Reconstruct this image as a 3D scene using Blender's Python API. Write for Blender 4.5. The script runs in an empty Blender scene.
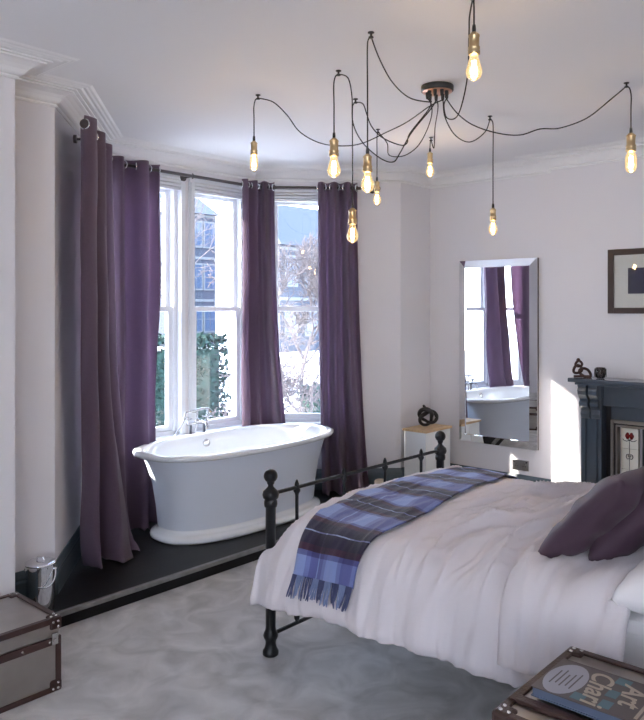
import bpy, bmesh, math, random
from mathutils import Vector, Matrix, noise

# ---------------------------------------------------------------- camera, world, sun, exposure
SC = bpy.context.scene
COL = SC.collection
F = 740.0
TH = math.radians(41.86)
CS, SN = math.cos(TH), math.sin(TH)
H = 1.6
cam = bpy.data.cameras.new('camera')
camo = bpy.data.objects.new('camera', cam)
COL.objects.link(camo)
camo.location = (0, 0, H)
camo.rotation_euler = (math.pi/2, 0, TH - math.pi/2)
cam.sensor_fit = 'HORIZONTAL'
cam.sensor_width = 36
cam.lens = 36*F/644
cam.shift_y = (309-360)/644
cam.clip_start = 0.05
cam.clip_end = 300
SC.camera = camo

w = bpy.data.worlds.new('sky')
SC.world = w
w.use_nodes = True
wn, wl = w.node_tree.nodes, w.node_tree.links
bg = wn['Background']
tc = wn.new('ShaderNodeTexCoord'); sx = wn.new('ShaderNodeSeparateXYZ'); cr = wn.new('ShaderNodeValToRGB')
wl.new(tc.outputs['Generated'], sx.inputs[0]); wl.new(sx.outputs['Z'], cr.inputs[0])
cr.color_ramp.elements[0].position = 0.0; cr.color_ramp.elements[0].color = (0.84, 0.91, 1.0, 1)
cr.color_ramp.elements[1].position = 0.7; cr.color_ramp.elements[1].color = (0.50, 0.68, 1.0, 1)
wl.new(cr.outputs[0], bg.inputs[0])
bg.inputs[1].default_value = 8.0

sun = bpy.data.lights.new('sun', 'SUN'); suno = bpy.data.objects.new('sun', sun); COL.objects.link(suno)
sun.energy = 22; sun.angle = math.radians(0.6); sun.color = (1.0, 0.93, 0.84)
sd = Vector((1, -0.965, -0.447*1.414)).normalized()
suno.rotation_euler = sd.to_track_quat('-Z', 'Y').to_euler()
suno.location = (0, 8, 5)

def portal(P, d, wd, ht):
    l = bpy.data.lights.new('window_portal', 'AREA'); o = bpy.data.objects.new('window_portal', l); COL.objects.link(o)
    l.shape = 'RECTANGLE'; l.size = wd; l.size_y = ht; l.cycles.is_portal = True
    o.location = P; o.rotation_euler = Vector(d).to_track_quat('-Z', 'Y').to_euler()

SC.view_settings.view_transform = 'Standard'
SC.view_settings.look = 'None'
SC.view_settings.gamma = 1
SC.view_settings.use_curve_mapping = False
SC.view_settings.exposure = 0.75

# ---------------------------------------------------------------- survey helpers (photo measurements -> metres)
def onz(px, py, z):
    D = F*(H-z)/(py-309); l = (px-322)/F*D
    return Vector((D*CS+l*SN, D*SN-l*CS, z))
def atD(px, py, D):
    l = (px-322)/F*D
    return Vector((D*CS+l*SN, D*SN-l*CS, H-(py-309)*D/F))
def depth(v): return v[0]*CS+v[1]*SN
def smooth(a, b, x):
    t = max(0, min(1, (x-a)/(b-a))); return t*t*(3-2*t)

# ---------------------------------------------------------------- materials
def mat(name, color, rough=0.5, metal=0.0, bump=0, bscale=50, mottle=0, mscale=5, coat=0, spec=0.5, stretch=None, trans=0, sheen=0, fine=0, fscale=200):
    m = bpy.data.materials.new(name); m.use_nodes = True
    n, l = m.node_tree.nodes, m.node_tree.links
    b = n['Principled BSDF']
    b.inputs['Base Color'].default_value = (*color, 1)
    b.inputs['Roughness'].default_value = rough
    b.inputs['Metallic'].default_value = metal
    b.inputs['Specular IOR Level'].default_value = spec
    b.inputs['Coat Weight'].default_value = coat
    b.inputs['Sheen Weight'].default_value = sheen
    t = n.new('ShaderNodeTexCoord'); mp = n.new('ShaderNodeMapping'); l.new(t.outputs['Object'], mp.inputs[0])
    if stretch: mp.inputs['Scale'].default_value = stretch
    src = None
    if mottle:
        nz = n.new('ShaderNodeTexNoise'); nz.inputs['Scale'].default_value = mscale; nz.inputs['Detail'].default_value = 5
        l.new(mp.outputs[0], nz.inputs[0])
        mr = n.new('ShaderNodeMapRange'); mr.inputs[1].default_value = .3; mr.inputs[2].default_value = .7
        mr.inputs[3].default_value = 1-mottle; mr.inputs[4].default_value = 1+mottle
        l.new(nz.outputs[0], mr.inputs[0])
        vm = n.new('ShaderNodeVectorMath'); vm.operation = 'SCALE'; vm.inputs[0].default_value = color
        l.new(mr.outputs[0], vm.inputs['Scale']); l.new(vm.outputs[0], b.inputs['Base Color'])
        src = vm
    if fine:
        nz2 = n.new('ShaderNodeTexNoise'); nz2.inputs['Scale'].default_value = fscale; nz2.inputs['Detail'].default_value = 3
        l.new(mp.outputs[0], nz2.inputs[0])
        mr2 = n.new('ShaderNodeMapRange'); mr2.inputs[1].default_value = .3; mr2.inputs[2].default_value = .7
        mr2.inputs[3].default_value = 1-fine; mr2.inputs[4].default_value = 1+fine
        l.new(nz2.outputs[0], mr2.inputs[0])
        vm2 = n.new('ShaderNodeVectorMath'); vm2.operation = 'SCALE'; vm2.inputs[0].default_value = color
        if src: l.new(src.outputs[0], vm2.inputs[0])
        l.new(mr2.outputs[0], vm2.inputs['Scale']); l.new(vm2.outputs[0], b.inputs['Base Color'])
    if bump:
        nb = n.new('ShaderNodeTexNoise'); nb.inputs['Scale'].default_value = bscale; nb.inputs['Detail'].default_value = 4
        l.new(mp.outputs[0], nb.inputs[0])
        bp = n.new('ShaderNodeBump'); bp.inputs['Strength'].default_value = bump; bp.inputs['Distance'].default_value = .01
        l.new(nb.outputs[0], bp.inputs['Height']); l.new(bp.outputs[0], b.inputs['Normal'])
    if trans:
        tr = n.new('ShaderNodeBsdfTranslucent'); mx = n.new('ShaderNodeMixShader'); mx.inputs[0].default_value = trans
        src2 = b.inputs['Base Color'].links[0].from_socket if b.inputs['Base Color'].links else None
        tr.inputs[0].default_value = (color[0]*2.1, color[1]*2.35, color[2]*2.3, 1)
        l.new(b.outputs[0], mx.inputs[1]); l.new(tr.outputs[0], mx.inputs[2]); l.new(mx.outputs[0], n['Material Output'].inputs[0])
    return m

def glassmat(name, tint=(1, 1, 1), refl=0.5, emit=None):
    m = bpy.data.materials.new(name); m.use_nodes = True
    n, l = m.node_tree.nodes, m.node_tree.links
    n.remove(n['Principled BSDF'])
    t = n.new('ShaderNodeBsdfTransparent'); t.inputs[0].default_value = (*tint, 1)
    g = n.new('ShaderNodeBsdfGlossy'); g.inputs['Roughness'].default_value = .02
    fr = n.new('ShaderNodeFresnel'); fr.inputs[0].default_value = 1.45
    mu = n.new('ShaderNodeMath'); mu.operation = 'MULTIPLY'; mu.inputs[1].default_value = refl; l.new(fr.outputs[0], mu.inputs[0])
    mx = n.new('ShaderNodeMixShader'); l.new(mu.outputs[0], mx.inputs[0]); l.new(t.outputs[0], mx.inputs[1]); l.new(g.outputs[0], mx.inputs[2])
    out = mx.outputs[0]
    if emit:
        e = n.new('ShaderNodeEmission'); e.inputs[0].default_value = (*emit[0], 1); e.inputs[1].default_value = emit[1]
        ad = n.new('ShaderNodeAddShader'); l.new(out, ad.inputs[0]); l.new(e.outputs[0], ad.inputs[1]); out = ad.outputs[0]
    l.new(out, n['Material Output'].inputs[0])
    return m

def emis(name, color, s):
    m = bpy.data.materials.new(name); m.use_nodes = True
    b = m.node_tree.nodes['Principled BSDF']; b.inputs['Base Color'].default_value = (*color, 1)
    b.inputs['Emission Color'].default_value = (*color, 1); b.inputs['Emission Strength'].default_value = s
    return m

WALL = mat('painted_plaster', (0.755, 0.74, 0.77), .85, bump=.03, bscale=120)
CEIL = mat('ceiling_paint', (0.84, 0.84, 0.86), .9)
CROWN = mat('cornice_paint', (0.84, 0.84, 0.85), .6)
GLOSSW = mat('window_gloss_paint', (0.80, 0.83, 0.88), .3)
BASEB = mat('slate_skirting_paint', (0.070, 0.098, 0.118), .35)
CARPET = mat('grey_carpet', (0.56, 0.55, 0.55), .95, bump=.5, bscale=500, mottle=.24, mscale=5, sheen=.15, fine=.1, fscale=260)
def tune_carpet():
    nz = [x for x in CARPET.node_tree.nodes if x.type == 'TEX_NOISE' and abs(x.inputs['Scale'].default_value-5) < .01][0]
    nz.inputs['Distortion'].default_value = 1.2
tune_carpet()
BOARD = mat('black_stained_boards', (0.007, 0.007, 0.009), .42, spec=.25, mottle=.5, mscale=6, stretch=(1, 12, 1), bump=.08, bscale=20)
NOSING = mat('worn_grey_nosing', (0.20, 0.195, 0.195), .45, mottle=.2, mscale=20)
IRON = mat('black_iron', (0.009, 0.010, 0.012), .38, bump=.06, bscale=90, spec=.35)
PLUM = mat('plum_linen', (0.160, 0.108, 0.155), .85, bump=.25, bscale=400, trans=.42, sheen=.25, fine=.22, fscale=420, stretch=(1, 1, .25))
PLUMC = mat('plum_cushion_cloth', (0.060, 0.030, 0.052), .6, bump=.15, bscale=300, sheen=.1)
CHROME = mat('chrome', (0.80, 0.82, 0.85), .08, 1)
STEEL = mat('brushed_steel', (0.62, 0.60, 0.58), .22, 1)
BRONZE = mat('dark_bronze', (0.09, 0.08, 0.085), .35, .8)
BRASS = mat('antique_brass', (0.62, 0.47, 0.27), .32, 1)
TUBW = mat('white_enamel', (0.84, 0.87, 0.90), .12, coat=.4)
TUBO = mat('tub_painted_outside', (0.70, 0.75, 0.84), .35)
LINENW = mat('white_bed_linen', (0.74, 0.695, 0.73), .85, bump=.12, bscale=60, sheen=.1)
SHEET = mat('white_cotton_sheet', (0.84, 0.82, 0.84), .85, bump=.1, bscale=40)
LEATHER = mat('dark_brown_leather', (0.045, 0.020, 0.017), .42, bump=.2, bscale=150)
TRUNKM = mat('brushed_trunk_metal', (0.40, 0.37, 0.34), .30, .9, mottle=.08, mscale=8)
PANEL = mat('trunk_panel_satin', (0.42, 0.38, 0.33), .42, .55)
OAK = mat('pale_wood', (0.62, 0.43, 0.24), .5, mottle=.25, mscale=10, stretch=(1, 8, 1))
WHITEP = mat('white_paint', (0.78, 0.80, 0.80), .45)
BLACKC = mat('black_ceramic', (0.012, 0.011, 0.012), .3)
BROWNC = mat('dark_brown_carving', (0.05, 0.018, 0.014), .35)
MANTEL = mat('slate_blue_gloss_paint', (0.042, 0.062, 0.088), .3, coat=1, spec=.6, bump=.05, bscale=30)
CASTI = mat('cast_iron', (0.03, 0.03, 0.035), .35, .4)
CASTB = mat('polished_cast_iron', (0.36, 0.34, 0.31), .3, .9)
TILEW = mat('cream_tile', (0.78, 0.75, 0.66), .15)
MIRROR = mat('silvered_mirror', (0.90, 0.92, 0.94), .0, 1)
DARKW = mat('dark_walnut', (0.045, 0.028, 0.026), .4)
MATB = mat('mount_board', (0.80, 0.82, 0.80), .8)
NAVY = mat('navy_print', (0.035, 0.035, 0.085), .7)
GLASS = glassmat('window_glass', (1, 1, 1), .6)
PGLASS = glassmat('picture_glass', (1, 1, 1), .9)
SMOKE = glassmat('smoked_glass', (.45, .40, .42), 1.5)
BULBG = glassmat('amber_bulb_glass', (1.0, .90, .72), .9, emit=((1.0, .70, .35), .16))
FILA = emis('glowing_filament', (1.0, .74, .38), 60)
CORD = mat('black_cord', (0.015, 0.014, 0.014), .7)
BLACKP = mat('black_plastic', (0.02, 0.02, 0.02), .4)
SOCKW = mat('white_socket_plate', (0.75, 0.74, 0.72), .3)
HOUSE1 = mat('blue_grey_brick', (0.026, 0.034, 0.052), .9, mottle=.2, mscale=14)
HOUSE2 = mat('pale_stucco', (0.10, 0.11, 0.12), .9)
SLATE = mat('roof_slate', (0.022, 0.03, 0.05), .7)
DARKG = mat('dark_window_glass', (0.04, 0.06, 0.10), .1)
BARK = mat('grey_brown_bark', (0.075, 0.062, 0.065), .9)
HEDGE = mat('hedge_green', (0.011, 0.035, 0.028), .9, mottle=.5, mscale=9)
ASPH = mat('pavement', (0.5, 0.5, 0.52), .9)
CARR = mat('red_car_paint', (0.45, 0.04, 0.05), .25, coat=.5)

# ---------------------------------------------------------------- mesh helpers
class MB:
    def __init__(s): s.bm = bmesh.new(); s.mi = 0
    def faces(s, vs, fs, mi=0, smooth=False):
        b = [s.bm.verts.new(v) for v in vs]
        for f in fs:
            try:
                q = s.bm.faces.new([b[i] for i in f]); q.material_index = mi; q.smooth = smooth
            except ValueError: pass
        return s
    def box(s, lo, hi, mi=0, M=None):
        x0, y0, z0 = lo; x1, y1, z1 = hi
        v = [Vector(p) for p in ((x0,y0,z0),(x1,y0,z0),(x1,y1,z0),(x0,y1,z0),(x0,y0,z1),(x1,y0,z1),(x1,y1,z1),(x0,y1,z1))]
        if M: v = [M @ p for p in v]
        return s.faces(v, [(0,3,2,1),(4,5,6,7),(0,1,5,4),(1,2,6,5),(2,3,7,6),(3,0,4,7)], mi)
    def lathe(s, prof, c=(0,0,0), n=24, M=None, mi=0, cap=True):
        vs = []; fs = []
        c = Vector(c)
        for r, z in prof:
            for k in range(n):
                a = 2*math.pi*k/n
                p = Vector((r*math.cos(a), r*math.sin(a), z))
                if M: p = M @ p
                vs.append(c+p)
        for i in range(len(prof)-1):
            for k in range(n):
                a, b = i*n+k, i*n+(k+1) % n
                fs.append((a, b, b+n, a+n))
        s.faces(vs, fs, mi, True)
        if cap:
            for i in (0, len(prof)-1):
                if prof[i][0] > 1e-5:
                    ids = [i*n+k for k in range(n)]
                    s.faces([vs[j] for j in ids], [tuple(range(n))] if i else [tuple(range(n))[::-1]], mi, False)
        return s
    def tube(s, pts, r, n=8, mi=0, closed=False, cap=True):
        pts = [Vector(p) for p in pts]; N = len(pts)
        rr = r if isinstance(r, (list, tuple)) else [r]*N
        prev = None; vs = []
        for i, p in enumerate(pts):
            a = pts[(i-1) % N] if (closed or i > 0) else p
            b = pts[(i+1) % N] if (closed or i < N-1) else p
            t = (b-a)
            if t.length < 1e-9: t = Vector((0, 0, 1))
            t.normalize()
            if prev is None:
                u = t.orthogonal().normalized()
            else:
                u = prev - t*prev.dot(t)
                u = u.normalized() if u.length > 1e-6 else t.orthogonal().normalized()
            prev = u; v = t.cross(u)
            for k in range(n):
                an = 2*math.pi*k/n
                vs.append(p+(u*math.cos(an)+v*math.sin(an))*rr[i])
        fs = []
        for i in range(N if closed else N-1):
            for k in range(n):
                a, b = i*n+k, i*n+(k+1) % n
                c2, d = ((i+1) % N)*n+(k+1) % n, ((i+1) % N)*n+k
                fs.append((a, b, c2, d))
        s.faces(vs, fs, mi, True)
        if cap and not closed:
            s.faces(vs[:n], [tuple(range(n))[::-1]], mi); s.faces(vs[-n:], [tuple(range(n))], mi)
        return s
    def cyl(s, a, b, r, n=16, mi=0): return s.tube([a, b], r, n, mi)
    def sphere(s, c, r, mi=0, n=20, sc=(1,1,1)):
        m = 12
        prof = [(max(1e-6, math.sin(math.pi*i/m))*r, -math.cos(math.pi*i/m)*r) for i in range(m+1)]
        return s.lathe(prof, c, n, Matrix.Diagonal((*sc, 1)), mi, cap=False)
    def grid(s, P, nu, nv, mi=0, uv=None, closeu=False):
        vs = [s.bm.verts.new(P(i/(nu if closeu else nu-1), j/(nv-1))) for i in range(nu) for j in range(nv)]
        lay = s.bm.loops.layers.uv.verify()
        for i in range(nu if closeu else nu-1):
            for j in range(nv-1):
                i2 = (i+1) % nu
                ids = [(i, j), (i2, j), (i2, j+1), (i, j+1)]
                f = s.bm.faces.new([vs[a*nv+b] for a, b in ids]); f.smooth = True; f.material_index = mi
                for lp, (a, b) in zip(f.loops, ids): lp[lay].uv = (a/(nu-1), b/(nv-1))
        return s
    def build(s, name, mats, parent=None, bevel=0, solid=0, sub=0, fixn=True):
        me = bpy.data.meshes.new(name)
        if fixn and not solid: bmesh.ops.recalc_face_normals(s.bm, faces=s.bm.faces)
        s.bm.to_mesh(me); s.bm.free()
        for m in (mats if isinstance(mats, (list, tuple)) else [mats]): me.materials.append(m)
        o = bpy.data.objects.new(name, me); COL.objects.link(o)
        if parent is not None:
            o.parent = parent
            o.matrix_parent_inverse = world(parent).inverted()
        if solid:
            q = o.modifiers.new('solid', 'SOLIDIFY'); q.thickness = solid; q.offset = -1
        if bevel:
            q = o.modifiers.new('bevel', 'BEVEL'); q.width = bevel; q.segments = 2; q.limit_method = 'ANGLE'; q.angle_limit = math.radians(40)
        if sub:
            q = o.modifiers.new('subdivision', 'SUBSURF'); q.levels = sub; q.render_levels = sub
        return o

def world(o):
    if o.parent is None: return o.matrix_basis.copy()
    return world(o.parent) @ o.matrix_parent_inverse @ o.matrix_basis

def tag(o, label=None, cat=None, group=None, kind=None):
    if label: o['label'] = label
    if cat: o['category'] = cat
    if group: o['group'] = group
    if kind: o['kind'] = kind
    return o
def thing(name, label, cat, loc=(0,0,0), group=None, kind=None):
    o = bpy.data.objects.new(name, None); COL.objects.link(o); o.location = loc; o.empty_display_size = .1
    return tag(o, label, cat, group, kind)
def struct(o): o['kind'] = 'structure'; return o

def sweep(path, prof, name, m, side=1):
    """profile (out, z) swept along a plan polyline with mitred corners; out is to the right of travel"""
    pts = [Vector((p[0], p[1])) for p in path]; rows = []
    for i, p in enumerate(pts):
        d0 = (p-pts[i-1]).normalized() if i > 0 else None
        d1 = (pts[i+1]-p).normalized() if i < len(pts)-1 else None
        n0 = Vector((d0.y, -d0.x)) if d0 else None; n1 = Vector((d1.y, -d1.x)) if d1 else None
        if n0 is None: n = n1
        elif n1 is None: n = n0
        else:
            n = n0+n1; n = n/ (n.dot(n0)) if n.length > 1e-6 else n0
        rows.append(n*side)
    mb = MB(); vs = []; k = len(prof)
    for p, n in zip(pts, rows):
        for o_, z in prof: vs.append((p.x+n.x*o_, p.y+n.y*o_, z))
    fs = [(i*k+j, i*k+j+1, (i+1)*k+j+1, (i+1)*k+j) for i in range(len(pts)-1) for j in range(k-1)]
    fs += [(i*k+k-1, i*k, (i+1)*k, (i+1)*k+k-1) for i in range(len(pts)-1)]
    fs += [tuple(range(k)), tuple(range((len(pts)-1)*k, len(pts)*k))[::-1]]
    mb.faces(vs, fs)
    return struct(mb.build(name, m))

# ---------------------------------------------------------------- setting
CZ = 2.775     # ceiling
PZ = 0.08      # platform
XM, XB = 5.58, 5.45   # right wall, chimney breast
A0, A1, A2, A3 = (1.99, 3.70), (2.75, 4.58), (4.25, 4.58), (5.13, 3.70)
YS = 3.445     # step front

struct(MB().box((-3.2, -2.6, -.12), (6.0, 5.0, 0)).build('floor', CARPET))
struct(MB().box((-3.2, -2.6, CZ), (6.0, 5.0, CZ+.15)).build('ceiling', CEIL))

def wall(name, P, Q, opens=(), th=.30, ext0=0, ext1=0, z0=0, z1=CZ, left=True, m=WALL):
    P, Q = Vector((*P, 0)), Vector((*Q, 0)); L = (Q-P).length; d = (Q-P)/L; n = Vector((-d.y, d.x, 0))
    if not left: n = -n
    M = Matrix(((d.x, n.x, 0, P.x), (d.y, n.y, 0, P.y), (0, 0, 1, 0), (0, 0, 0, 1)))
    mb = MB()
    xs = sorted({-ext0, L+ext1} | {o[0] for o in opens} | {o[1] for o in opens})
    for a, b in zip(xs, xs[1:]):
        op = [o for o in opens if o[0] <= a+1e-6 and o[1] >= b-1e-6]
        if op:
            mb.box((a, 0, z0), (b, th, op[0][2]), M=M); mb.box((a, 0, op[0][3]), (b, th, z1), M=M)
        else: mb.box((a, 0, z0), (b, th, z1), M=M)
    struct(mb.build(name, m)); return M, L

WZ0, WZ1 = .64, 2.56
wall('wall_left', (-3.0, 3.38), (1.62, 3.38), th=.32)
wall('wall_bay_nib_left', (1.62, 3.70), A0, th=.12, z1=CZ)
ML, LL = wall('wall_bay_left', A0, A1, [(.78, 1.08, WZ0, WZ1)], th=.16)
MC, LC = wall('wall_bay_center', A1, A2, [(.10, .735, WZ0, WZ1), (.86, 1.42, WZ0, WZ1)], th=.16)
MR, LR = wall('wall_bay_right', A2, A3, [(.13, .82, WZ0, WZ1)], th=.16)
wall('wall_bay_nib_right', A3, (5.58, 3.70), th=.2, ext1=.2)
wall('wall_right', (XM, 3.70), (XM, -1.0), th=.2)
struct(MB().box((XB, .40, 0), (XM, 2.50, CZ)).build('wall_chimney_breast', WALL))
wall('wall_head', (5.78, -1.0), (1.9, -1.0), th=.2)
wall('wall_back', (1.9, -2.4), (-3.2, -2.4), th=.2)
wall('wall_far_left', (-3.0, -2.4), (-3.0, 3.38), [(.2, 1.7, .7, 2.5)], th=.2)  # unseen wall; its opening is added to let sky fill light into the near side
wall('wall_back_return', (1.9, -1.0), (1.9, -2.4), th=.2)

# platform in the bay
mb = MB(); z0, z1 = 0.001, PZ-.012
poly = [(1.63, YS+.01), (4.95, YS+.01), (4.95, 3.69), (5.12, 3.69), (4.245, 4.575), (2.755, 4.575), (1.995, 3.695), (1.63, 3.695)]
poly[3] = (4.95, 3.86); poly[2] = (4.95, 3.5)
n = len(poly)
mb.faces([(*p, z0) for p in poly]+[(*p, PZ) for p in poly], [tuple(range(n))[::-1], tuple(range(n, 2*n))]+[(i, (i+1) % n, n+(i+1) % n, n+i) for i in range(n)])
struct(mb.build('floor_platform', BOARD))
# tiny board joints
struct(MB().box((1.63, YS-.008, PZ-.020), (4.95, YS+.020, PZ+.004)).build('trim_1', NOSING, bevel=.003))

room = [(-3.0, 3.38), (1.62, 3.38), (1.62, 3.70), A0, A1, A2, A3, (XM, 3.70), (XM, 2.50), (XB, 2.50), (XB, .40), (XM, .40), (XM, -1.0)]
c0 = CZ
crown = [(0, c0-.100), (.010, c0-.100), (.014, c0-.092), (.010, c0-.084), (.022, c0-.080), (.030, c0-.074), (.042, c0-.058), (.060, c0-.043),
         (.085, c0-.032), (.104, c0-.028), (.104, c0-.020), (.124, c0-.020), (.124, c0-.013), (.150, c0-.016), (.160, c0-.010), (.176, c0-.013), (.186, c0-.008), (.200, c0-.008), (.212, c0-.001), (0, c0-.001)]
sweep(room, crown, 'trim_2', CROWN)
base_prof = [(0, .002), (.022, .002), (.022, .195), (.018, .205), (.020, .215), (.013, .232), (.006, .25), (0, .25)]
sweep(room[:7]+[room[7]], base_prof, 'baseboard_bay', BASEB)
sweep(room[7:9]+[(XM, 2.50)], base_prof, 'baseboard_right', BASEB) if False else None
sweep([(XM, 3.69), (XM, 2.50), (XB, 2.50), (XB, 2.29)], base_prof, 'baseboard_right', BASEB)

# windows: local frame x along wall, y outwards, z up
wn_i = [0]
def window(M, a, b, z0, z1, head=True):
    wn_i[0] += 1
    root = bpy.data.objects.new('window_%d' % wn_i[0], None); COL.objects.link(root); root['kind'] = 'structure'
    root.location = M @ Vector(((a+b)/2, 0, z0))
    f = MB(); t = .035
    f.box((a, .03, z0), (a+t, .14, z1), M=M); f.box((b-t, .03, z0), (b, .14, z1), M=M)
    f.box((a, .03, z1-t), (b, .14, z1), M=M); f.box((a, .03, z0), (b, .14, z0+t), M=M)
    # moulded casing on the room side
    for q, (dx, dy) in enumerate(((.0, .012), (.012, .022), (.03, .010))):
        f.box((a-.045+dx, -dy, z0-.01+dx*.1), (a+.004-dx*.12, .03, z1+.03-dx), M=M); f.box((b-.004+dx*.12, -dy, z0-.01+dx*.1), (b+.045-dx, .03, z1+.03-dx), M=M)
    for q in range(5):
        f.box((a-.045, -.012-.006*(q % 2), z1-.055+q*.026), (b+.045, .03, z1-.035+q*.026), M=M)
    f.build('window_frame', GLOSSW, root, bevel=.003)
    MB().box((a-.06, -.06, z0-.035), (b+.06, .05, z0+.004), M=M).build('window_sill', GLOSSW, root, bevel=.006)
    zm = 1.6
    for nm, y, lo, hi in (('upper_sash', .105, zm-.018, z1-t), ('lower_sash', .065, z0+t, zm+.018)):
        s_ = MB(); r = .038
        s_.box((a+t-.002, y-.018, lo), (a+t+r, y+.018, hi), M=M); s_.box((b-t-r, y-.018, lo), (b-t+.002, y+.018, hi), M=M)
        s_.box((a+t+.002, y-.017, lo-.001), (b-t-.002, y+.017, lo+.036), M=M); s_.box((a+t+.002, y-.017, hi-.036), (b-t-.002, y+.017, hi+.001), M=M)
        so = s_.build(nm, GLOSSW, root, bevel=.003)
        MB().box((a+t+r-.004, y-.002, lo+.03), (b-t-r+.004, y+.002, hi-.03), M=M).build('pane', GLASS, so)
    c = M @ Vector(((a+b)/2, .15, (z0+z1)/2)); d = (M.to_3x3() @ Vector((0, -1, 0)))
    portal(c, d, b-a, z1-z0)
window(MC, .10, .735, WZ0, WZ1)
window(MC, .86, 1.42, WZ0, WZ1)
window(MR, .13, .82, WZ0, WZ1)
window(ML, .78, 1.08, WZ0, WZ1)

# ---------------------------------------------------------------- curtain pole and curtains
RZ = 2.60
pp = [Vector((2.12, 3.62, RZ)), Vector((2.80, 4.445, RZ)), Vector((4.19, 4.445, RZ)), Vector((4.88, 3.755, RZ))]
t = thing('curtain_pole', 'dark metal curtain pole bent around the three sides of the bay window', 'curtain pole', (3.5, 4.445, RZ))
MB().tube(pp, .0125, 12).build('pole', BRONZE, t)
for p in (pp[0], pp[3]): MB().sphere(p, .026).build('finial', BRONZE, t)
for p, n_ in (((2.36, 3.913), (-.76, .65)), ((2.80, 4.445), (0, 1)), ((3.50, 4.445), (0, 1)), ((4.19, 4.445), (0, 1)), ((4.86, 3.775), (.7, .7))):
    v = Vector((p[0], p[1], RZ)); nn = Vector((n_[0], n_[1], 0)).normalized()
    mb = MB(); mb.cyl(v, v+nn*.115, .008, 8); mb.tube([v+Vector((0, 0, .018)), v-nn*.018, v-Vector((0, 0, .018))], .005, 6); mb.cyl(v+nn*.105, v+nn*.122, .025, 12)
    mb.build('bracket', BRONZE, t)

def polyat(path, u):
    L = [(path[i+1]-path[i]).length for i in range(len(path)-1)]; d = u*sum(L)
    for i, l in enumerate(L):
        if d <= l or i == len(L)-1:
            q = min(1, d/l) if l > 0 else 0; tt = (path[i+1]-path[i]).normalized()
            return path[i].lerp(path[i+1], q), Vector((tt.y, -tt.x, 0))
        d -= l

def curtain(label, top, bot, nf, amp, seed, pool=0, rings=None, foldmul=1.0, skew=0, flarep=2.2):
    rnd = random.Random(seed)
    t = thing('curtain', label, 'curtain', tuple(polyat(bot, .5)[0]), group='plum eyelet curtains in the bay window')
    ph = rnd.random()*0; zt = RZ+.045
    nu, nv = 26*nf+1, 90
    ks = [rnd.uniform(.75, 1.25) for _ in range(nf*2+2)]
    def P(u, v):
        # v 0 bottom, 1 top
        tp, tn = polyat(top, u); bp_, bn = polyat(bot, u)
        k = (1-v)**flarep
        n_ = tn.lerp(bn, k).normalized()
        p = tp.lerp(bp_, k)
        i = int(min(u*nf*2, nf*2-1e-4)); a = ks[i]*(1-(u*nf*2-i))+ks[i+1]*(u*nf*2-i)
        wv = noise.noise(Vector((u*2+seed, v*1.6, seed*3.1)))
        s_ = math.sin(2*math.pi*nf*u*1.0+ math.pi*0 + wv*1.4*(1-v))
        s_ = math.copysign(abs(s_)**.75, s_)
        am = amp*(1+(a-1)*(1-v))*(1+.5*k*foldmul)
        p = p+n_*(s_*am)
        p += n_*noise.noise(Vector((u*5, v*4+seed, 1.7)))*.028*(1-v)**.5
        p += n_*noise.noise(Vector((u*14, v*9+seed, 7.7)))*.006
        z = PZ+.012+(zt-PZ-.012)*v
        if pool and v < .10:
            q = (1-v/.10)
            p = p+n_*(pool*q*q*(.5+.5*noise.noise(Vector((u*6, seed, 0)))*2))
            z = PZ+.014+abs(.035*noise.noise(Vector((u*9, q*3, seed+5))))*q + (zt-PZ)*v*(1-.4*q)
        return Vector((p.x, p.y, z))
    MB().grid(P, nu, nv).build('drape', PLUM, t, solid=.003)
    # eyelets: where the cloth crosses the pole
    for k in range(2*nf+1):
        if rings is not None and k not in rings: continue
        u = k/(2*nf); u = min(max(u, .012), .988)
        p, n_ = polyat(top, u); tt = Vector((-n_.y, n_.x, 0))
        d = (n_*1.0+tt*(.55 if k % 2 else -.55)).normalized()
        # ring plane contains vertical and d
        ring = [Vector((p.x, p.y, RZ))+d*math.cos(a)*.026+Vector((0, 0, math.sin(a)*.026)) for a in [2*math.pi*i/20 for i in range(20)]]
        MB().tube(ring, .0055, 6, closed=True).build('eyelet', CHROME, t)
    return t

V = Vector
curtain('plum linen curtain nearest the left wall, spreading onto the black platform', [V((2.115, 3.615, 0)), V((2.80, 4.445, 0))][:1]+[V((2.74, 4.37, 0))],
        [V((2.30, 3.92, 0)), V((2.50, 3.90, 0)), V((2.66, 4.06, 0))], 3, .055, 3, pool=.06)
curtain('plum linen curtain left of the tall window, hanging behind the end of the bath', [V((2.80, 4.445, 0)), V((3.205, 4.445, 0))],
        [V((2.70, 4.28, 0)), V((3.10, 4.31, 0))], 2, .055, 8, pool=.05)
curtain('plum linen curtain at the bay corner between two windows, hanging behind the bath', [V((3.995, 4.445, 0)), V((4.19, 4.445, 0)), V((4.275, 4.36, 0))],
        [V((4.015, 4.47, 0)), V((4.19, 4.47, 0)), V((4.40, 4.26, 0))], 3, .045, 15)
curtain('plum linen curtain on the far right of the bay beside the white wall', [V((4.53, 4.105, 0)), V((4.76, 3.875, 0))],
        [V((4.50, 4.03, 0)), V((4.80, 3.77, 0))], 3, .045, 21, pool=.03)

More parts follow.
